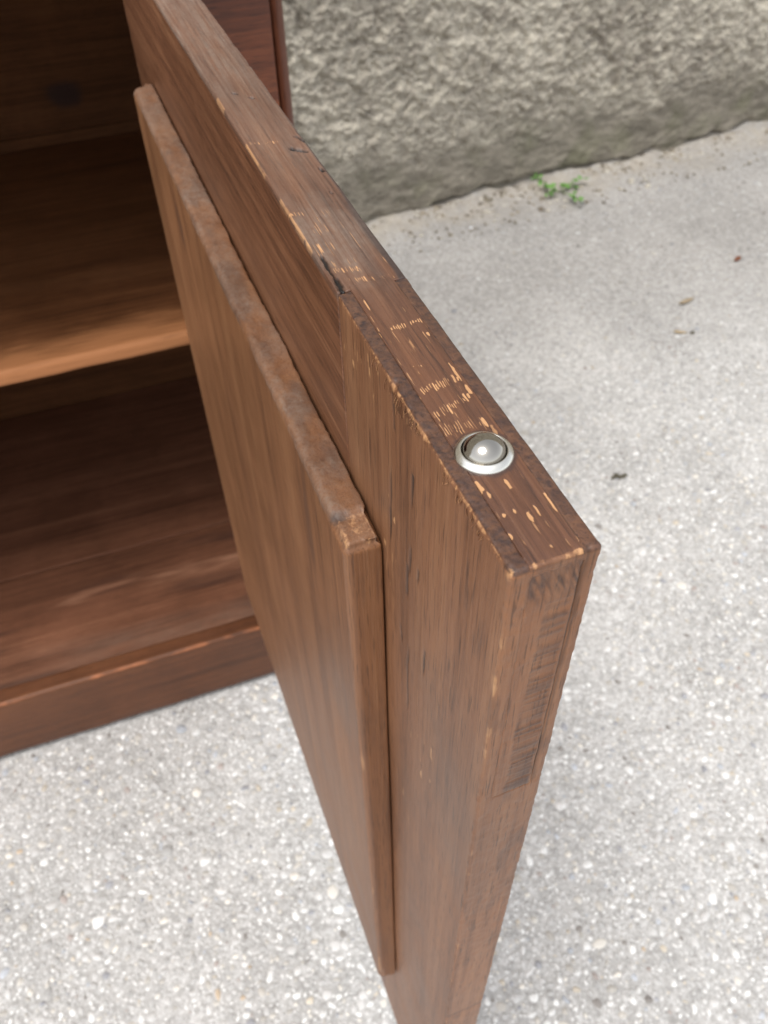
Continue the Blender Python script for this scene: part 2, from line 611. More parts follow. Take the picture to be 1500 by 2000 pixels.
# ================================================================== WALL
def build_wall():
    L = math.hypot(1, WA)
    xs = np.concatenate([[-6, -3, -1.2, -0.4], np.arange(0.0, 2.05, 0.0032), [2.4, 3.5, 6, 12]])
    zs = np.concatenate([[-0.06, -0.03], np.arange(-0.01, 0.66, 0.0032), [0.7, 0.9, 1.4, 2.2, 3.2]])
    X, Z = np.meshgrid(xs, zs, indexing='ij')
    wx = X + 0.010 * vnoise(X * 30, Z * 30, 0 * X, 71)
    wz = Z + 0.010 * vnoise(X * 30, Z * 30, 0 * X + 5, 72)
    lump = fbm(wx * 50, wz * 58, 0 * X, 4, 21, 0.58)
    rid = 1 - np.abs(fbm(wx * 34 + wz * 10, wz * 44, 0 * X + 3, 4, 33, 0.6)) * 2.2
    h = 0.6 * lump + 0.5 * rid
    h = np.sign(h) * np.abs(h) ** 0.85
    fine = fbm(X * 190, Z * 190, 0 * X, 3, 55)
    # smooth dirty band along the foot, its upper limit uneven
    lim = 0.15 + 0.035 * fbm(X * 5, 0 * X, 0 * X, 3, 61) + 0.03 * fbm(X * 22, Z * 22, 0 * X, 3, 62)
    foot = sstep(0.09, -0.06, Z - lim + 0.03 * fbm(X * 40, Z * 40, 0 * X, 3, 63))
    D = (0.0165 * h + 0.0048 * fine) * (1 - 0.78 * foot) + 0.004 * foot * fbm(X * 24, Z * 34, 0 * X, 3, 81)
    D = D + 0.012 * fbm(X * 3, Z * 3, 0 * X, 2, 90)
    # the skim at the very foot has broken away in places and leaves a ledge with a gap under it
    br = sstep(0.02, 0.25, fbm(X * 6 + 1.7, 0 * X, 0 * X, 3, 95) + 0.25 * sstep(0.8, 1.3, X))
    edge = 0.028 + 0.018 * fbm(X * 17, 0 * X, 0 * X, 3, 97)
    D = D - 0.010 * br * sstep(0.004, -0.006, Z - edge) + 0.004 * sstep(0.07, 0.0, np.abs(Z - edge)) * (1 - sstep(0.004, -0.006, Z - edge))
    inner = (X >= 0) & (X < 2.05) & (Z < 0.66)
    D = np.where(inner, D, 0)
    nrm = np.array([WA, -1, 0]) / L
    V = np.stack([X + nrm[0] * D, WY + WA * X + nrm[1] * D, Z], -1)
    nx, nz = X.shape
    idx = np.arange(nx * nz).reshape(nx, nz)
    F = np.stack([idx[:-1, :-1], idx[1:, :-1], idx[1:, 1:], idx[:-1, 1:]], -1).reshape(-1, 4)
    o = put('house_wall', mesh_from('house_wall', V.reshape(-1, 3), F, True, {'foot': (foot * 0.95).ravel()}), wall_mat())
    o['label'] = 'grey roughcast house wall with a dirty smooth band along its foot'
    o['category'] = 'wall'


build_wall()

def build_rubble():
    """crumbs of render, grit and soil fallen along the foot of the wall"""
    g = np.random.default_rng(21)
    N = 1500
    x = g.uniform(0.3, 1.95, N)
    d = np.abs(g.normal(0, 0.022, N)) + 0.004
    d = np.where(g.random(N) < 0.25, g.uniform(0, 0.16, N), d)
    r = g.uniform(0.0018, 0.0050, N) * np.where(g.random(N) < 0.10, 1.9, 1.0)
    V0, F0 = dome(2, 7)
    jit = np.clip(1 + 0.28 * g.standard_normal((N, 7)), 0.5, 1.5)
    jit = np.concatenate([jit, jit * (0.9 + 0.2 * g.random((N, 7))), jit, np.ones((N, 1))], 1)
    a = g.uniform(0, 6.28, N)[:, None]
    vx, vy = V0[None, :, 0] * jit * r[:, None], V0[None, :, 1] * jit * (r * g.uniform(.5, 1, N))[:, None]
    base = np.where(d < 0.05, 0.010 * (1 - d / 0.05), 0.0) + 0.003
    vz = V0[None, :, 2] * (r * g.uniform(.4, .9, N))[:, None] + base[:, None]
    X = x[:, None] + vx * np.cos(a) - vy * np.sin(a)
    Y = (WY + WA * x - d)[:, None] + vx * np.sin(a) + vy * np.cos(a)
    V = np.stack([X, Y, vz], -1).reshape(-1, 3)
    F = (F0[None] + (np.arange(N) * len(V0))[:, None, None]).reshape(-1, 3)
    pal = np.array([lin(*c)[:3] for c in [(150, 142, 128), (120, 112, 98), (182, 175, 162), (112, 103, 90), (144, 134, 118)]])
    tint = np.repeat(pal[g.integers(0, 5, N)], len(V0), 0)
    put('wall_foot_grit', mesh_from('wall_foot_grit', V, F, True, {'tint': tint}), pebble_mat('grit_stone', None), ground, kind='stuff')


build_rubble()

# ================================================================== CABINET
cab = thing('cabinet', 'old brown stained wooden cabinet with its door swung open on the concrete', 'cabinet', (0, 0, 0))


def plinth_fn(V, P, n):
    x, y, z = V.T
    e = sstep(0.010, 0.001, np.abs(PZT - z)) * sstep(0.012, 0.0, y)
    wear = e * (0.42 + 0.4 * fbm(x * 60, y * 60, z * 60, 3, 4))
    return P, {'wear': np.clip(wear, 0, 1), 'dark': 0.5 * sstep(0.03, 0.004, z) * (0.6 + 0.4 * fbm(x * 20, z * 40, 0 * x, 3, 8))}


board('plinth_rail', (XL, 0.0, 0.008), (XS, 0.0245, PZT), M_PLINTH, cab, 0.0035, (0.006, 0.004, 0.006), 0.0006, 3, plinth_fn)


def floor_fn(V, P, n):
    x, y, z = V.T
    nn = fbm(x * 6, y * 30, 0 * x, 4, 15)
    band = sstep(0.075, 0.035, y + 0.02 * nn + 0.10 * (x + 0.05) * 0.2) * sstep(-0.45, -0.1, x)
    grey = np.clip(band * (0.55 + 0.5 * fbm(x * 25, y * 60, 0 * x, 3, 19)), 0, 1)
    dk = np.clip(sstep(0.1, 0.4, fbm(x * 5 + 3, y * 40, 0 * x, 3, 29)) * 0.45, 0, 1)
    pale = sstep(-0.1, 0.45, fbm(x * 4 + 1.5, y * 26, 0 * x, 4, 39)) * sstep(0.2, 0.12, y)
    return P, {'grey': grey * 0.8, 'dark': dk * (1 - pale), 'wear': pale * 0.62}


board('floor_plank', (XL + 0.02, 0.0252, 0.102), (0.066, 0.2045, PZT - 0.004), M_FLOOR, cab, 0.0022, (0.008, 0.004, 0.01), 0.0007, 13, floor_fn)
board('floor_plank', (XL + 0.02, 0.2062, 0.102), (0.066, YB - 0.001, PZT - 0.0045), M_FLOOR, cab, 0.0022, (0.02, 0.02, 0.01), 0.0007, 23)
def shelf_fn(V, P, n):
    x, y, z = V.T
    e = sstep(0.11, 0.0, y - SHY + 0.03 * fbm(x * 8, y * 8, 0 * x, 3, 6))  # rubbed front edge, plus brighter front light painted as pale wood behind it
    return P, {'wear': e * (0.66 + 0.12 * fbm(x * 20, y * 60, z * 60, 3, 7))}


board('shelf', (XL + 0.021, SHY, SHZ - SHT), (0.065, YB - 0.001, SHZ), M_SHELF, cab, 0.005, (0.012, 0.008, 0.004), 0.0007, 33, shelf_fn)


def back_fn(V, P, n):
    x, y, z = V.T
    kn = hit((125, 185), (0, YB, 0), np.array([0, 1.0, 0]))
    d = np.hypot((x - kn[0]) / 1.3, z - kn[2])
    d = d * (1 + 0.25 * fbm(x * 60, z * 60, 0 * x, 2, 9))
    k = sstep(0.020, 0.011, d)
    return P, {'dark': 0.8 * k}


zc = [0.08, 0.33, 0.56, 0.78, 0.955]
for i in range(4):
    board('back_plank', (XL + 0.012, YB, zc[i] + 0.0006), (0.076, YB + 0.012, zc[i + 1] - 0.0006), M_BACK, cab, 0.0012, (0.006, 0.01, 0.006) if i in (1, 2) else (0.03, 0.01, 0.03), 0.0006, 43 + i, back_fn)
board('side_panel', (0.067, 0.0252, 0.0005), (XS - 0.0005, YB + 0.014, 0.955), M_BACK, cab, 0.002, (0.02, 0.03, 0.03), 0.0005, 51)
board('side_panel', (XL + 0.0005, 0.0252, 0.0005), (XL + 0.0195, YB + 0.014, 0.955), M_BACK, cab, 0.002, (0.02, 0.03, 0.03), 0.0005, 52)
board('top_board', (XL - 0.02, -0.02, 0.957), (XS + 0.02, YB + 0.02, 0.979), M_PLINTH, cab, 0.004, (0.03, 0.03, 0.01), 0.0005, 53)
board('top_rail', (XL + 0.06, 0.002, HT + 0.003), (-0.0005, 0.022, 0.956), M_PLINTH, cab, 0.002, (0.03, 0.01, 0.02), 0.0005, 54)
board('front_stile', (XL + 0.0005, 0.0, PZT + 0.0008), (XL + 0.0255, 0.0225, 0.956), M_FRONT, cab, 0.0015, (0.01, 0.01, 0.02), 0.0004, 55)
board('front_stile', (0.0008, 0.0006, PZT + 0.0008), (0.0790, 0.0215, 0.956), M_FRONT, cab, 0.0012, (0.006, 0.006, 0.008), 0.0005, 56)


def bead():
    """rounded corner bead with a quirk beside it"""
    pr = []
    x0, x1 = 0.0800, XS
    rad = (x1 - x0) / 2
    pr.append((x0, 0.008))
    for a in np.linspace(math.pi, 2 * math.pi, 15):
        pr.append(((x0 + x1) / 2 + rad * math.cos(a), 0.0045 + rad * math.sin(a) * 1.05))
    pr.append((x1, 0.0218))
    pr.append((x0, 0.0218))
    pr = np.array(pr)
    zs = np.linspace(PZT + 0.0008, 0.956, 240)
    n = len(pr)
    V = np.array([(p[0], p[1] + 0.0005 * vnoise(z * 30, 0.0, 0.0, 3), z) for z in zs for p in pr])
    F = [(i * n + a, i * n + (a + 1) % n, (i + 1) * n + (a + 1) % n, (i + 1) * n + a) for i in range(len(zs) - 1) for a in range(n)]
    put('corner_bead', mesh_from('corner_bead', V, F, True), M_BEAD, cab)


bead()

# ------------------------------------------------------------------ the door
door = bpy.data.objects.new('door', None)
COL.objects.link(door)
door.parent = cab
door.empty_display_size = 0.05
door.rotation_euler = (0, 0, ANG + math.pi)
# door space: x = u from the hinge to the free edge, y = t - T, z up


def toy(V):
    V = np.array(V)
    V[:, 1] -= T
    return V


# rows of pale nicks across the top edge: photo pixels of both ends, strength, fibre length (m)
Z3 = lambda x, y: (600 + x / 2.3077, 600 + y / 2.3077)
Z8 = lambda x, y: (220 + x / 2.5862, y / 2.5862)
ROWS = [(Z3(375, 100), Z3(522, 56), .95, .0011), (Z3(425, 274), Z3(545, 262), .6, .0005), (Z3(512, 378), Z3(692, 318), 1.0, .0019),
        (Z3(572, 497), Z3(738, 392), 1.0, .0018), (Z3(600, 555), Z3(835, 515), .72, .0024), (Z3(640, 525), Z3(740, 490), .5, .0014),
        (Z8(680, 726), Z8(845, 714), .9, .0014), (Z8(700, 768), Z8(845, 764), .45, .0010), (Z8(1118, 1366), Z8(1245, 1354), .85, .0016),
        (Z8(1165, 1412), Z8(1420, 1394), .75, .0012), (Z8(880, 1082), Z8(960, 1078), .8, .0014), (Z8(1000, 1165), Z8(1160, 1160), .55, .0016),
        (Z3(420, 200), Z3(480, 190), .4, .0008), (Z8(900, 910), Z8(950, 905), .4, .0008), (Z3(735, 400), Z3(700, 330), .5, .0012)]
# strokes along the grain / single flakes: centre, half length u, half width t, strength
FLAKES = [(Z3(1020, 745), .0075, .0005, 1.0), (Z3(1095, 880), .0035, .0004, .7), (Z3(770, 812), .0022, .0009, .9), (Z3(905, 800), .0022, .0005, .7),
          (Z3(1003, 945), .0018, .0005, .9), (Z3(1035, 915), .0020, .0003, .8), (Z3(915, 1036), .0010, .0006, 1.0), (Z3(885, 940), .0007, .0005, .8),
          (Z3(935, 922), .0009, .0003, .8), (Z3(320, 128), .0014, .0005, .9), (Z3(665, 290), .0040, .0004, .8), (Z3(545, 120), .0010, .0005, .8),
          (Z3(800, 520), .0022, .0005, .7), (Z3(1100, 1080), .0006, .0003, .6), (Z8(1285, 1545), .0030, .0003, .8), (Z8(1340, 1695), .0012, .0005, .9),
          (Z3(820, 850), .0012, .0004, .6), (Z3(845, 560), .0026, .0006, .5), (Z3(860, 1060), .0008, .0004, .7), (Z3(725, 370), .0020, .0006, .8)]
CRACKS_TOP = [(Z8(902, 748), Z8(978, 764), .0009), (Z8(608, 471), Z8(628, 475), .0005), (Z8(690, 490), Z8(712, 495), .0005),
              (Z8(1056, 1296), Z8(1092, 1362), .0005), (Z8(1125, 1408), Z8(1172, 1482), .0006), (Z8(1048, 850), Z8(1064, 862), .0006),
              (Z8(925, 688), Z8(975, 712), .0006), (Z8(1100, 970), Z8(1112, 975), .0004), (Z8(1092, 1362), Z8(1125, 1408), .0003)]
ROWS_UT = [(on_top(a), on_top(b), s, l) for a, b, s, l in ROWS]
FLAKES_UT = [(on_top(c), hu, ht, s) for c, hu, ht, s in FLAKES]
CR_UT = [(on_top(a), on_top(b), w) for a, b, w in CRACKS_TOP]
SCUFF = on_top(Z8(1120, 1210))


def seg_dist(u, t, a, b):
    d = b - a
    L2 = d @ d
    s = np.clip(((u - a[0]) * d[0] + (t - a[1]) * d[1]) / L2, 0, 1)
    return np.hypot(u - a[0] - s * d[0], t - a[1] - s * d[1])


def top_wear(u, t, ontop):
    """bare wood, dark stain, grey scuff with painted sheen and cracks of the top edge at (u, t)"""
    wear = np.zeros_like(u)
    tw = t + 0.00012 * vnoise(u * 500, t * 900, 0 * u, 2) + 0.00045 * vnoise(u * 130, t * 420, 0 * u, 6)
    cell = np.floor(tw / 0.00068).astype(np.int64)
    core = sstep(0.40, 0.12, np.abs(tw / 0.00068 - cell - 0.5) * (0.75 + 0.6 * hash3(cell, 0 * cell, 0 * cell, 8)))
    for q, (a, b, s, l) in enumerate(ROWS_UT):
        tt = (t - a[1]) / (b[1] - a[1]) if abs(b[1] - a[1]) > 1e-6 else t * 0
        inside = sstep(-0.08, 0.03, tt) * sstep(1.08, 0.97, tt)
        uc = a[0] + np.clip(tt, 0, 1) * (b[0] - a[0])
        h1 = hash3(cell, 0 * cell + q, 0 * cell, 3)
        h2 = hash3(cell, 0 * cell + q, 0 * cell + 1, 4)
        ln = l * (0.25 + 1.1 * h1)
        wear = np.maximum(wear, s * (0.55 + 0.45 * h2) * inside * sstep(1.25, 0.6, np.abs(u - uc - (h2 - .5) * l * 0.7) / ln) * (h1 > 0.15) * core)
    for c, hu, ht, s in FLAKES_UT:
        e = np.hypot((u - c[0]) / hu, (t - c[1]) / ht) * (1 + 0.35 * vnoise(u * 900, t * 2500, 0 * u, 7))
        wear = np.maximum(wear, s * sstep(1.2, 0.7, e))
    crack = np.zeros_like(u)
    for a, b, w in CR_UT:
        crack = np.maximum(crack, sstep(1.5, 0.7, seg_dist(u, t, a, b) / w * (1 + 0.4 * vnoise(u * 700, t * 700, 0 * u, 9))))
    # grey scuffed patch before the joint, with many fine bare fibres
    sc = sstep(1.3, 0.4, np.hypot((u - SCUFF[0]) / 0.032, (t - SCUFF[1]) / 0.012) + 0.3 * fbm(u * 120, t * 160, 0 * u, 3, 12))
    fibre = sstep(0.25, 0.6, fbm(u * 90, t * 2600, 0 * u, 2, 14))
    wear = np.maximum(wear, 0.62 * sc * fibre)
    sparse = sstep(0.52, 0.72, fbm(u * 160, t * 1900, 0 * u + 2, 2, 18)) * sstep(0.40, 0.46, u)
    wear = np.maximum(wear, 0.5 * sparse)
    # pale worn arris on the inner side
    ar = sstep(0.0016, 0.0004, t) * sstep(0.05, 0.45, fbm(u * 90, 0 * u, 0 * u, 3, 16)) * sstep(0.15, 0.3, u) * (u < JU)
    wear = np.maximum(wear, 0.5 * ar)
    grey = np.clip(0.75 * sc + 0.8 * sstep(0.52, 0.2, u) * (0.8 + 0.6 * fbm(u * 40, t * 300, 0 * u, 3, 22)), 0, 1)  # scuff grey, and sky sheen painted as grey towards the hinge
    return wear * ontop, grey * ontop, crack * ontop


def rail_piece():
    lo, hi = (0.0, 0.0, HT - 0.1135), (JU - 0.0001, T, HT)
    r = 0.0016
    us = np.concatenate([axis(0.0, 0.15, 0.006, r)[:-5], np.arange(0.15, JU - 0.003, 0.0008), axis(JU - 0.003, JU - 0.0001, 0.001, r)[6:]])
    us = np.unique(np.round(us, 6))
    ts = axis(0, T, 0.00026, r)
    zs = np.unique(np.concatenate([axis(HT - 0.1135, HT - 0.02, 0.003, r)[:-5], np.arange(HT - 0.02, HT - 0.004, 0.001), axis(HT - 0.006, HT, 0.0008, r)[6:]]))
    V, F = grid_box(us, ts, zs)
    u, t, z = V.T
    ends = sstep(0.030, 0.004, JU - u)
    rr = r * (0.75 + 0.6 * fbm(u * 40, t * 0 + (t > T / 2) * 9, z * 0, 4, 31)) + 0.0006 * sstep(0.1, 0.5, fbm(u * 120, (t > T / 2) * 5.0, 0 * u, 3, 37))
    rr = np.clip(rr, 0.0006, 0.0035) * (1 - ends) + 0.0005 * ends
    P, n = rounded(V, lo, hi, rr)
    top = (z > HT - 0.0025).astype(float)
    wear, grey, crack = top_wear(u, t, top)
    out = sstep(T - 0.004, T - 0.002, t + 0.0012 * fbm(u * 60, 0 * u, 0 * u, 3, 44)) * sstep(0.395, 0.425, u)
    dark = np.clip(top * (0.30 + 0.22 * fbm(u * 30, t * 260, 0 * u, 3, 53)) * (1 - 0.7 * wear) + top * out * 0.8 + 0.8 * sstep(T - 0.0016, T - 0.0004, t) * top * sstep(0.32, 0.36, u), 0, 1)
    disp = 0.00022 * fbm(u * 25, t * 300, z * 300, 3, 45) - 0.0011 * crack - 0.00015 * wear
    P = P + n * disp[:, None]
    # the arris on the inner face, thin pale line
    li = sstep(0.0022, 0.0006, HT - z) * (t < 0.0008) * sstep(-0.1, 0.35, fbm(u * 70, 0 * u, 0 * u, 3, 46))
    wear = np.maximum(wear, 0.5 * li * sstep(.15, .3, u))
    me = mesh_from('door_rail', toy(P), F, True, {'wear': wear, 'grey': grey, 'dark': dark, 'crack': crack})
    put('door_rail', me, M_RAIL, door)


rail_piece()

C0, C1 = 0.0042, 0.0180            # the tenon between the two cheeks of the stile


def tenon_piece():
    lo, hi = (JU - 0.002, C0, HT - 0.1130), (W + 0.0001, C1, HT + 0.0002)
    us = np.unique(np.concatenate([np.arange(JU - 0.002, W - 0.002, 0.00032), axis(W - 0.004, W + 0.0001, 0.0005, 0.0012)[5:]]))
    ts = axis(C0, C1, 0.00018, 0.0004)
    zs = np.unique(np.concatenate([np.arange(HT - 0.1130, HT - 0.004, 0.0006), axis(HT - 0.005, HT + 0.0002, 0.0007, 0.0012)[5:]]))
    V, F = grid_box(us, ts, zs)
    u, t, z = V.T
    r = np.where(u > W - 0.003, 0.0009 * (1 + 0.5 * fbm(t * 500, 0 * t, 0 * t, 2, 3)), 0.0003)
    P, n = rounded(V, lo, hi, r)
    top = (z > HT - 0.0016).astype(float)
    end = (u > W - 0.0012).astype(float)
    wear, grey, crack = top_wear(u, t, top)
    # the arris over the end is rubbed pale
    arris = end * top + end * sstep(0.0030, 0.0012, HT - z)
    wear = np.maximum(wear, 0.5 * np.clip(arris, 0, 1) * sstep(0.0012, 0.0004, HT - z) * (0.75 + 0.5 * vnoise(t * 900, 0 * t, 0 * t, 5)))
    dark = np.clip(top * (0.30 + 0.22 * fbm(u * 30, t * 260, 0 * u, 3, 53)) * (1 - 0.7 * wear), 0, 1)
    rc = np.hypot(u - 0.5372, t - 0.0104)
    dark = np.maximum(dark, top * 0.75 * sstep(0.0092, 0.0076, rc + 0.0008 * fbm(u * 500, t * 500, 0 * u, 3, 54)))
    wear = wear * sstep(0.0070, 0.0080, rc)
    # ragged dark patch just below the top, then end-grain ridges
    rag = end * sstep(0.017, 0.009, HT - z + 0.004 * fbm(t * 500, z * 120, 0 * z, 3, 61)) * sstep(0.0012, 0.003, HT - z)
    strip = end * sstep(0.0082, 0.0094, t + 0.0016 * fbm(z * 45, 0 * z, 0 * z, 3, 62) + 0.0012 * sstep(0.08, 0.02, HT - z) * -1 + 0.0004 * vnoise(z * 1000, 0 * z, 0 * z, 67)) * sstep(0.0172, 0.0162, t + 0.0003 * vnoise(z * 800, 0 * z, 0 * z, 68)) * sstep(0.012, 0.018, HT - z)
    ridge = vnoise(z * 1000, t * 60, 0 * z, 63)
    dark = np.maximum(dark, np.clip(rag * (0.36 + 0.6 * fbm(t * 1500 + z * 500, z * 300, 0 * z, 2, 64)), 0, 1))
    dark = np.maximum(dark, strip * np.clip(0.30 + 0.30 * ridge + 0.14 * sstep(0.03, 0.10, HT - z) + 0.25 * fbm(z * 70, t * 200, 0 * z, 3, 69), 0, 0.8))
    wear = np.maximum(wear, strip * 0.25 * sstep(0.55, 0.9, vnoise(z * 900, t * 500, 0 * z, 66)))
    disp = 0.00018 * fbm(u * 25, t * 300, z * 300, 3, 45) - 0.0009 * crack - 0.00015 * wear * top + strip * (0.00022 * ridge - 0.0001) \
        - rag * 0.0003 * (0.5 + fbm(t * 1400 + z * 500, z * 250, 0 * z, 2, 64))
    P = P + n * disp[:, None]
    ck = np.maximum(crack, end * sstep(0.0004, 0.0001, np.abs(t - (C1 - 0.00035) + 0.0002 * vnoise(z * 300, 0 * z, 0 * z, 4))) * sstep(0.118, 0.09, HT - z))
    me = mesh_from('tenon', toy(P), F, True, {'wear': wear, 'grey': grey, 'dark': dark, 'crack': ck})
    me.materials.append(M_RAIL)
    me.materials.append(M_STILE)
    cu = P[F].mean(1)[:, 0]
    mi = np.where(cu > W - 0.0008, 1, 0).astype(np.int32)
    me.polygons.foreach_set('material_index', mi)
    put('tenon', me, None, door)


tenon_piece()

# checks (fine splits) in the inner face of the stile, photo pixels
SPLITS = [((764, 905), (762, 1060)), ((808, 925), (806, 995)), ((804, 1065), (800, 1125)), ((797, 1100), (795, 1165)), ((781, 1215), (783, 1250)),
          ((797, 1254), (795, 1389)), ((830, 1268), (825, 1315)), ((818, 1115), (816, 1140)), ((766, 760), (771, 850)), ((815, 800), (812, 850))]
SPL = [(on_face(a), on_face(b)) for a, b in SPLITS]
CHIPS_END = [((912, 1672), .004), ((905, 1712), .0035), ((960, 1430), .003), ((890, 1850), .004), ((985, 1260), .003)]
CHIP_Z = [(on_end(c)[1], s) for c, s in CHIPS_END]
TORN = [(on_top(Z3(390, 350))[0], .006, .0026), (on_top(Z3(305, 215))[0], .002, .0012), (on_top(Z3(510, 540))[0], .006, .0018), (on_top(Z3(455, 455))[0], .004, .0014),
        (on_top(Z3(650, 770))[0], .004, .0012), (on_top(Z3(720, 850))[0], .003, .001), (on_top(Z3(770, 940))[0], .006, .0013)]


def stile_piece():
    lo, hi = (JU, 0.0, ZB), (W, T, HT)
    r = 0.0020
    us = np.unique(np.concatenate([axis(JU, JU + 0.01, 0.0008, 0.001)[:-5], np.arange(JU + 0.01, W - 0.004, 0.0008), axis(W - 0.006, W, 0.0006, r * 1.3)[6:]]))
    ts = axis(0, T, 0.0007, r * 1.3)
    zs = np.unique(np.concatenate([axis(ZB, 0.4, 0.012, r)[:-5], np.arange(0.4, 0.62, 0.004), np.arange(0.62, HT - 0.03, 0.0018),
                                   np.arange(HT - 0.03, HT - 0.004, 0.0008), axis(HT - 0.006, HT, 0.0005, r * 1.3)[6:]]))
    V, F = grid_box(us, ts, zs)
    u, t, z = V.T
    fr = np.abs(fbm(u * 700, 0 * u, 0 * u, 3, 71))
    # radii: crisp by the joint, well rubbed along the free corner, torn along the inner top arris
    rr = np.full(len(V), 0.0011)
    vert = (u > W - 0.006)
    rr = np.where(vert, 0.0013 * (1 + 0.35 * fbm(z * 50, t * 0 + (t > T / 2) * 3, 0 * z, 3, 72)), rr)
    topin = (t < T / 2) & (z > HT - 0.006) & (u < W - 0.004)
    tear = 0.0006 + 0.0011 * fr
    for c, h, s in TORN:
        tear = tear + s * sstep(1.2, 0.2, np.abs(u - c) / h) * (0.3 + 0.7 * np.abs(vnoise(u * 1100, 0 * u, 0 * u, 73)))
    rr = np.where(topin, tear, rr)
    rr = np.where((u < JU + 0.004), np.minimum(rr, 0.0006), rr)
    P, n = rounded(V, lo, hi, np.clip(rr, 0.0004, 0.0048))
    onface = (t < 0.0005) & (z < HT - 0.001)
    top = (z > HT - 0.0012)
    end = (u > W - 0.0015)
    # dark end grain of the two cheeks
    lim = C0 * (0.95 + 0.22 * fbm(u * 120, 0 * u, 0 * u, 3, 74)) + 0.0002
    ragin = sstep(0.0, 0.0003, HT - 0.0001 - z)
    dark = top * 0.86 * ((t < C0 + 0.002) | (t > C1 - 0.002))
    dark = dark * (0.85 + 0.35 * fbm(u * 900, t * 900, 0 * u, 2, 75)) * np.where(t > C1 - .001, sstep(W - 0.002, W - 0.02, u) * 0.25 + 0.75, 1)
    # torn pale fibres below the inner top arris
    depth = tear * 1.05
    torn = topin * sstep(1.7, 0.7, (HT - z) / np.maximum(depth, 1e-4)) * sstep(0.04, 0.5, (HT - z) / 0.0011) * (t < tear + 0.0006)
    wear = 0.5 * torn * sstep(0.1, 0.5, fr + 0.3)
    dark = dark * (1 - 0.85 * torn)
    # rubbed vertical corner
    corner = sstep(0.0032, 0.0010, np.hypot(np.maximum(W - 0.0006 - u, 0), t)) * (u > W - 0.004)
    wear = np.maximum(wear, corner * 0.5 * sstep(0.15, 0.6, fbm(z * 60, t * 200, 0 * z, 4, 76)))
    for c, s in CHIP_Z:
        wear = np.maximum(wear, corner * sstep(1.1, 0.2, np.abs(z - c) / (1.9 * s) + 0.5 * fbm(z * 500, u * 700, t * 700, 3, 88)) * 0.42 * sstep(0.0015, 0.0007, np.hypot(np.maximum(W - 0.0005 - u, 0), np.maximum(t - 0.0005, 0))))
    wear = np.maximum(wear, 0.45 * sstep(0.008, 0.002, HT - z) * corner * (0.8 + 0.6 * fbm(u * 500, t * 500, z * 500, 2, 89)))
    # ragged dark stain across the free edge near the top, a saw mark lower down
    eg = end * np.clip(0.5 * sstep(0.25, 0.6, fbm(z * 45, t * 160, 0 * z, 4, 77)), 0, 1)
    dark = np.maximum(dark, eg * 0.7)
    crack = np.zeros(len(V))
    for a, b in SPL:
        z1, z0 = max(a[1], b[1]), min(a[1], b[1])
        s = np.clip((z - z0) / (z1 - z0), 0, 1)
        uc = (b[0] if b[1] < a[1] else a[0]) * (1 - s) + (a[0] if b[1] < a[1] else b[0]) * s + 0.0005 * vnoise(z * 120, 0 * z, 0 * z, 78)
        m_ = onface * sstep(0.0009, 0.0003, np.abs(u - uc)) * sstep(0, 0.15, s) * sstep(1, 0.85, s)
        crack = np.maximum(crack, m_ * 0.75)
    li = end * 0.6 * sstep(0.0006, 0.0002, np.abs(t - (C1 + 0.0004) - 0.0003 * vnoise(z * 90, 0 * z, 0 * z, 79))) * (z > HT - 0.112) * 0.8
    crack = np.maximum(crack, li)
    jo = onface * sstep(0.0006, 0.0001, u - JU) * 0.5
    crack = np.maximum(crack, jo)
    zc_ = on_end((898, 1976))[1]
    saw = end * sstep(0.0016, 0.0006, np.abs(z - zc_)) * 0.5
    dark = np.maximum(dark, saw)
    # sparse flecks on the inner face: dark pores and a few pale nicks
    pale = onface * sstep(0.66, 0.78, vnoise(u * 700, z * 160, 0 * z, 81)) * 0.55
    wear = np.maximum(wear, pale * sstep(0.2, 0.5, fbm(u * 30, z * 12, 0 * z, 2, 82)))
    fleck = onface * sstep(0.55, 0.75, vnoise(u * 420, z * 90, 0 * z, 83)) * sstep(0.0, 0.35, fbm(u * 22, z * 9, 0 * z, 2, 84)) * 0.16
    dark = np.maximum(dark, fleck)
    disp = 0.00025 * fbm(u * 120, t * 120, z * 14, 3, 85) - 0.0006 * crack - 0.0004 * saw + end * 0.00025 * fbm(t * 500, z * 500, 0 * z, 3, 86)
    disp = disp - top * (t < C0 + .002) * 0.0002 * (1 + fbm(u * 1300, t * 700, 0 * u, 2, 87))
    P = P + n * disp[:, None]
    mid = (t > C0 + 0.0005) & (t < C1 - 0.0005)
    P[:, 2] -= 0.003 * (mid & (z > HT - 0.0005) & (u < W - 0.003))
    P[:, 0] -= 0.003 * (mid & (u > W - 0.0005) & (z > HT - 0.111) & (z < HT - 0.003))
    me = mesh_from('door_stile', toy(P), F, True, {'wear': np.clip(wear, 0, 1), 'dark': np.clip(dark, 0, 1), 'crack': np.clip(crack, 0, 1)})
    put('door_stile', me, M_STILE, door)


stile_piece()


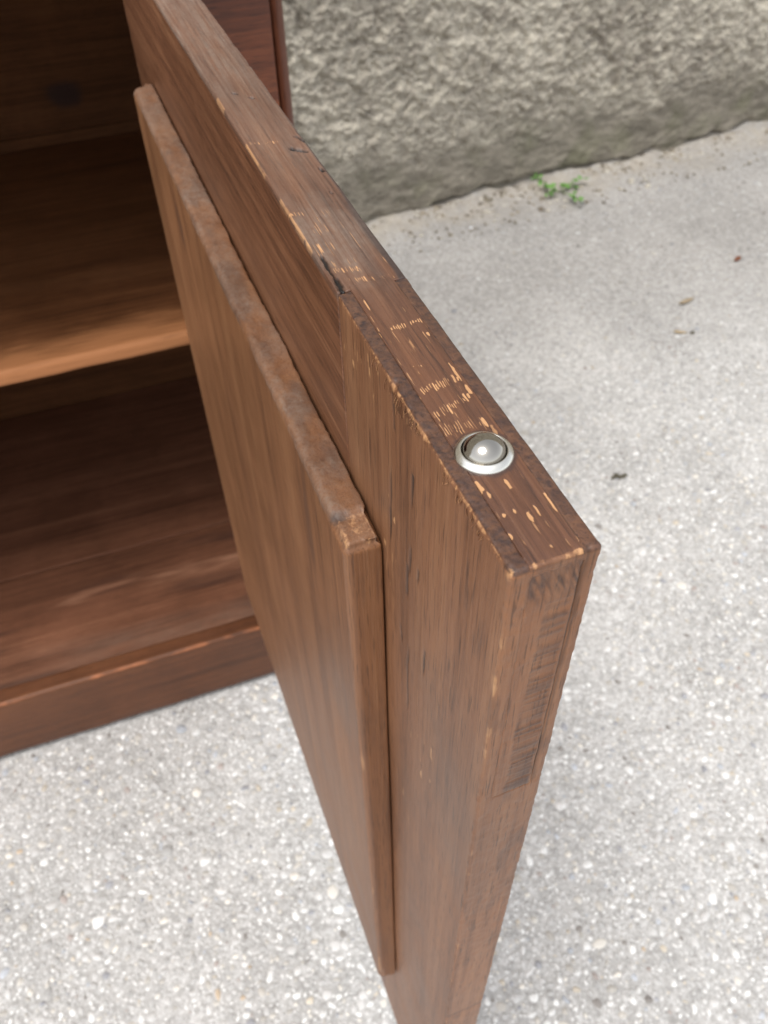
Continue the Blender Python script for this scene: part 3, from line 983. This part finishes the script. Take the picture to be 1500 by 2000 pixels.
def splinters():
    """loose fibres standing out below the torn arris"""
    g = random.Random(3)
    V, F = [], []
    for c, h, s in TORN:
        for q in range(int(4 + h * 700)):
            u = c + g.uniform(-1, 1) * h
            L = g.uniform(0.0006, 0.0022) * (2.6 if s > .002 else 1)
            w = g.uniform(0.00008, 0.00022)
            z1 = HT - g.uniform(0.0004, 0.0030)
            lean = g.uniform(-0.0008, 0.0008)
            o = len(V)
            bulge = g.uniform(0.0002, 0.0009)
            for f_, ww, out in ((0, 1, 0.0001), (0.5, .8, bulge), (1, .1, bulge * g.uniform(.2, 1.6))):
                z = z1 - f_ * L
                x = u + lean * f_
                V += [(x - w * ww, -T - out, z), (x + w * ww, -T - out, z), (x, -T - out + 0.00025, z)]
            for q_ in range(2):
                a = o + q_ * 3
                for e in range(3):
                    F.append((a + e, a + (e + 1) % 3, a + 3 + (e + 1) % 3, a + 3 + e))
    me = mesh_from('splinter', V, F, True, {'wear': np.full(len(V), 0.42)})
    put('splinter', me, M_STILE, door, kind='stuff')


splinters()

board('door_stile', (0.0, -T, ZB), (JU * 0 + 0.113, 0.0, HT - 0.1140), M_STILE, door, 0.0016, (0.01, 0.006, 0.012), 0.0003, 90)
board('door_rail', (0.1132, -T, ZB), (JU - 0.0002, 0.0, ZB + 0.20), M_RAIL, door, 0.0014, (0.008, 0.006, 0.01), 0.0003, 91)


def panel_piece():
    back = -0.0006                     # the board does not lie quite flat on the frame
    lo, hi = np.array((PU0, -PP, PZ0)), np.array((PU1, back, PZ1))
    r = 0.0040
    us = axis(PU0, PU1, 0.0019, r)
    ts = axis(-PP, back, 0.0008, r)
    zs = np.unique(np.concatenate([axis(PZ0, 0.6, 0.005, r)[:-5], np.arange(0.6, PZ1 - 0.02, 0.002), axis(PZ1 - 0.02, PZ1, 0.0009, r)[5:]]))
    V, F = grid_box(us, ts, zs)
    u, t, z = V.T
    rr = np.full(len(V), 0.0028)
    rr = np.where(z > PZ1 - 0.008, 0.0030 * (1 + 0.18 * fbm(u * 28, t * 90, 0 * u, 4, 101)), rr)
    rr = np.where((z > PZ1 - 0.02) & (u < PU0 + 0.02), 0.0052, rr)
    rr = np.where(z < PZ0 + 0.02, 0.0050, rr)
    rr = np.where(t > -PP * 0.4, np.where(z > PZ1 - 0.008, 0.0008 * (1.5 + fbm(u * 60, 0 * u, 0 * u, 3, 113)), 0.0007), rr)
    P, n = rounded(V, lo, hi, np.clip(rr, 0.0006, 0.0056))
    top = sstep(0.0050, 0.0028, PZ1 - z + 0.0012 * fbm(u * 60, 0 * u, 0 * u, 3, 102))
    rough = fbm(u * 420, t * 420, z * 420, 3, 103)
    lump = fbm(u * 55, t * 160, 0 * u, 3, 104)
    disp = top * (0.00050 * rough + 0.00035 * lump - 0.0002) + (1 - top) * 0.00035 * fbm(u * 30, t * 30, z * 5, 3, 105)
    # broken corner by the free end: a step, and a dark notch at its foot
    ux = PU1 - u
    step_ = sstep(0.0150, 0.0140, ux + 0.0012 * fbm(t * 300, 0 * t, 0 * t, 3, 106))
    disp = disp - top * step_ * (0.0013 + 0.0004 * rough)
    notch = top * sstep(0.0019, 0.0004, np.abs(ux - 0.0148 + 0.0008 * fbm(t * 300, 0 * t, 0 * t, 2, 107))) * sstep(-PP + 0.009, -PP + 0.002, t)
    side = (u > PU1 - 0.0012).astype(float)
    P = P + n * (disp - 0.0016 * notch)[:, None]
    grey = top * np.clip(0.34 + 0.5 * lump + 0.35 * rough + 0.25 * sstep(0.35, 0.15, u), 0, 0.85)
    dark = np.clip(top * sstep(0.05, 0.45, fbm(u * 38, t * 110, 0 * u, 4, 108)) * 0.35 + 0.22 * top + 0.9 * notch, 0, 1)
    wear = top * step_ * 0.42 * (0.8 + 0.7 * rough)
    g2 = np.clip(top * step_ * 0.35, 0, 1)
    grey = np.where(step_ > 0.5, g2, grey)
    dark = np.where((step_ > 0.5) & (notch < .1), dark * 0.3, dark)
    # pale corner between face and free side, dark fibre lines in the side, old knot streak in the face
    cr = sstep(0.0030, 0.0010, np.hypot(ux, t + PP)) * sstep(0.0, 0.5, fbm(z * 22, 0 * z, 0 * z, 3, 109)) * (1 - top)
    wear = np.maximum(wear, 0.5 * cr)
    face = (t < -PP + 0.0006) * (1 - top)
    k0 = on_panel((600, 1010))
    ks = face * sstep(1.0, 0.3, np.hypot((u - k0[0]) / 0.006, (z - k0[1]) / 0.05) + 0.5 * fbm(u * 120, z * 30, 0 * z, 3, 110)) * 0.45
    dark = np.maximum(dark, ks)
    k1 = on_panel((350, 430))
    ks = face * sstep(1.0, 0.3, np.hypot((u - k1[0]) / 0.012, (z - k1[1]) / 0.02) + 0.5 * fbm(u * 120, z * 60, 0 * z, 3, 111)) * 0.4
    dark = np.maximum(dark, ks)
    dark = np.maximum(dark, side * 0.25 * sstep(0.2, 0.6, fbm(t * 900, z * 16, 0 * z, 3, 112)))
    me = mesh_from('raised_panel', toy(P), F, True, {'grey': grey, 'dark': np.clip(dark, 0, 1), 'wear': np.clip(wear, 0, 1)})
    put('raised_panel', me, M_PANEL, door)
    board('panel_core', (0.1136, -T + 0.0006, ZB + 0.2003), (JU - 0.0006, -0.0015, HT - 0.1142), M_PANEL, door, 0.001, (0.02, 0.01, 0.02), 0.0002, 92)


panel_piece()


def lathe(name, prof, mat, parent, loc, ns=56, dent=0.0):
    V, F = [], []
    n = len(prof)
    for i, (r, h) in enumerate(prof):
        for a in range(ns):
            th = 2 * math.pi * a / ns
            rr = r * (1 + dent * math.sin(3 * th + i))
            V.append((rr * math.cos(th), rr * math.sin(th), h))
    for i in range(n - 1):
        for a in range(ns):
            b = (a + 1) % ns
            F.append((i * ns + a, i * ns + b, (i + 1) * ns + b, (i + 1) * ns + a))
    o = put(name, mesh_from(name, V, F, True), mat, parent)
    o.location = loc
    return o


CU, CT = 0.5372, 0.0104
cz = HT + 0.0001
# conical collar pressed over the ball: outer lip, slope up, inner rim
lathe('catch_collar', [(0.0046, -0.006), (0.0073, -0.0004), (0.00735, 0.0001), (0.0072, 0.0006), (0.0068, 0.0010), (0.0063, 0.0014), (0.0058, 0.00165), (0.00558, 0.00160), (0.00548, 0.0011), (0.0052, -0.002)],
      M_FLANGE, door, (CU, CT - T, cz), dent=0.006)
ball = [(0.0054 * math.sin(a), 0.0002 + 0.0054 * math.cos(a) * 0.86) for a in np.linspace(2.2, 0.001, 26)]
lathe('catch_ball', ball, M_BALL, door, (CU, CT - T, cz))

# ================================================================== WEED AND LITTER ON THE GROUND
M_LEAF = leaf_mat('weed_leaf', (72, 118, 44), (124, 168, 84))
M_STEM = leaf_mat('weed_stem', (96, 124, 62), (132, 150, 90))


def build_weed():
    base = on_ground((1085, 372))
    root = thing('weed', 'small bright green weed growing at the foot of the roughcast wall', 'weed', (base[0], base[1], 0.002))
    g = random.Random(5)
    prof = [(0, 0), (0.25, 0.30), (0.55, 0.42), (0.85, 0.30), (1.0, 0.0)]
    V, F = [], []
    for x, w in prof:
        c = -0.16 * x * x + 0.1 * x
        V += [(x, -w, c + 0.10 * w), (x, 0, c), (x, w, c + 0.10 * w)]
    for i in range(len(prof) - 1):
        a = i * 3
        F += [(a, a + 3, a + 4, a + 1), (a + 1, a + 4, a + 5, a + 2)]
    leaf = mesh_from('leaf', V, F, True)
    leaf.materials.append(M_LEAF)
    SV, SF = [], []
    spots = [(1045, 352, 7), (1062, 366, 7), (1080, 372, 9), (1100, 366, 8), (1118, 358, 8), (1136, 352, 5), (1124, 384, 8), (1130, 392, 5), (1072, 378, 5)]
    for px, py, nl in spots:
        q = on_ground((px, py), 0.018) - np.array([base[0], base[1], 0.002])
        tip = Vector((q[0], q[1], q[2] + g.uniform(-0.006, 0.006)))
        # stem from the root to the tuft
        a0, a1 = Vector((g.uniform(-.006, .006), g.uniform(-.006, .006), -0.004)), tip
        mid = (a0 + a1) / 2 + Vector((0, 0, 0.010))
        o = len(SV)
        for f_ in np.linspace(0, 1, 6):
            p = a0 * (1 - f_) ** 2 + mid * 2 * f_ * (1 - f_) + a1 * f_ ** 2
            for k_ in range(4):
                an = k_ * math.pi / 2
                SV.append((p.x + 0.0008 * math.cos(an), p.y + 0.0008 * math.cos(an + 1), p.z + 0.0008 * math.sin(an)))
        for i in range(5):
            for k_ in range(4):
                b = (k_ + 1) % 4
                SF.append((o + i * 4 + k_, o + i * 4 + b, o + i * 4 + 4 + b, o + i * 4 + 4 + k_))
        for k_ in range(nl):
            l = put('leaf', leaf, None, root)
            l.location = tip + Vector((g.uniform(-.008, .008), g.uniform(-.008, .008), g.uniform(-.006, .007)))
            s = g.uniform(0.009, 0.017)
            l.scale = (s, s, s)
            l.rotation_euler = (g.uniform(-.5, .5), g.uniform(-.7, .2), g.uniform(0, 6.28))
    put('stem', mesh_from('stem', SV, SF, True), M_STEM, root)


build_weed()


def dry_leaf(name, px, L, wd, rot, mat, label, cat, curl=0.5, seed=1):
    p = on_ground(px)
    g = np.random.default_rng(seed)
    nu, nv = 13, 7
    V, F = [], []
    for side in (0, 1):
        for i in range(nu):
            s = i / (nu - 1)
            hw = wd * math.sin(math.pi * min(1, 0.05 + s * 0.95)) ** 0.7 * (1 + 0.12 * math.sin(9 * s + seed))
            for j in range(nv):
                q = j / (nv - 1) * 2 - 1
                z = 0.002 + curl * wd * abs(q) ** 1.6 + 0.25 * curl * L * (s - 0.45) ** 2 + 0.0006 * math.sin(14 * s + 5 * q)
                V.append((L * (s - 0.5), hw * q * (1 - 0.25 * curl), z - side * 0.0006))
    n = nu * nv
    for i in range(nu - 1):
        for j in range(nv - 1):
            a = i * nv + j
            F.append((a, a + nv, a + nv + 1, a + 1))
            F.append((n + a, n + a + 1, n + a + nv + 1, n + a + nv))
    for i in range(nu - 1):
        a = i * nv
        F.append((a, n + a, n + a + nv, a + nv))
        a = i * nv + nv - 1
        F.append((a, a + nv, n + a + nv, n + a))
    o = put(name, mesh_from(name, V, F, True), mat)
    o.location = (p[0], p[1], 0.0005)
    o.rotation_euler = (0, 0, rot)
    o['label'] = label
    o['category'] = cat


M_DRY = leaf_mat('dry_leaf_brown', (92, 52, 32), (134, 80, 50), 0.7)
M_PALE = leaf_mat('dry_leaf_pale', (122, 106, 86), (176, 160, 132), 0.75)
M_STRAW = leaf_mat('straw', (150, 128, 96), (196, 176, 142), 0.7)
M_DIRT = leaf_mat('dark_soil', (58, 54, 44), (96, 90, 74), 0.95)
M_WHITE = leaf_mat('white_chip', (196, 198, 202), (226, 226, 228), 0.6)
dry_leaf('dry_leaf', (1440, 508), 0.026, 0.006, 0.5, M_DRY, 'small reddish brown dry leaf lying flat on the concrete', 'leaf', 0.4, 2)
dry_leaf('dry_leaf', (1340, 592), 0.040, 0.006, 0.15, M_PALE, 'curled greyish tan dry leaf lying on the concrete', 'leaf', 0.7, 4)
dry_leaf('plant_scrap', (1328, 652), 0.026, 0.0035, -0.6, M_STRAW, 'thin pale straw coloured plant scrap beside small dark crumb', 'scrap', 0.8, 5)


def chip(name, px, r, h, mat, label, cat, seed, lumps=1, spread=0.0):
    p = on_ground(px)
    g = np.random.default_rng(seed)
    V0, F0 = dome(2, 9)
    V, F = [], []
    for q in range(lumps):
        v = V0.copy()
        rad = np.clip(1 + 0.25 * g.standard_normal(9), 0.6, 1.4)
        for k_ in range(3):
            v[k_ * 9:(k_ + 1) * 9, :2] *= rad[:, None]
        s = r * g.uniform(0.6, 1.1)
        v = v * np.array([s, s * 0.8, h * g.uniform(.7, 1.1)]) + np.array([g.uniform(-spread, spread), g.uniform(-spread, spread) * .6, 0])
        F += list(F0 + len(V) * 1 if False else F0 + sum(len(x) for x in V))
        V.append(v)
    o = put(name, mesh_from(name, np.concatenate(V), np.array(F), True), mat)
    o.location = (p[0], p[1], 0.0008)
    o['label'] = label
    o['category'] = cat


chip('plaster_chip', (920, 447), 0.0085, 0.006, M_WHITE, 'small white plaster chip on the ground in front of the wall', 'chip', 3)
chip('soil_crumb', (1210, 932), 0.0055, 0.003, M_DIRT, 'dark soil crumbs scattered in a patch on the concrete', 'dirt', 4, 7, 0.013)
chip('soil_crumb', (1352, 650), 0.0048, 0.004, M_DIRT, 'single dark soil crumb beside the straw coloured plant scrap', 'dirt', 6)
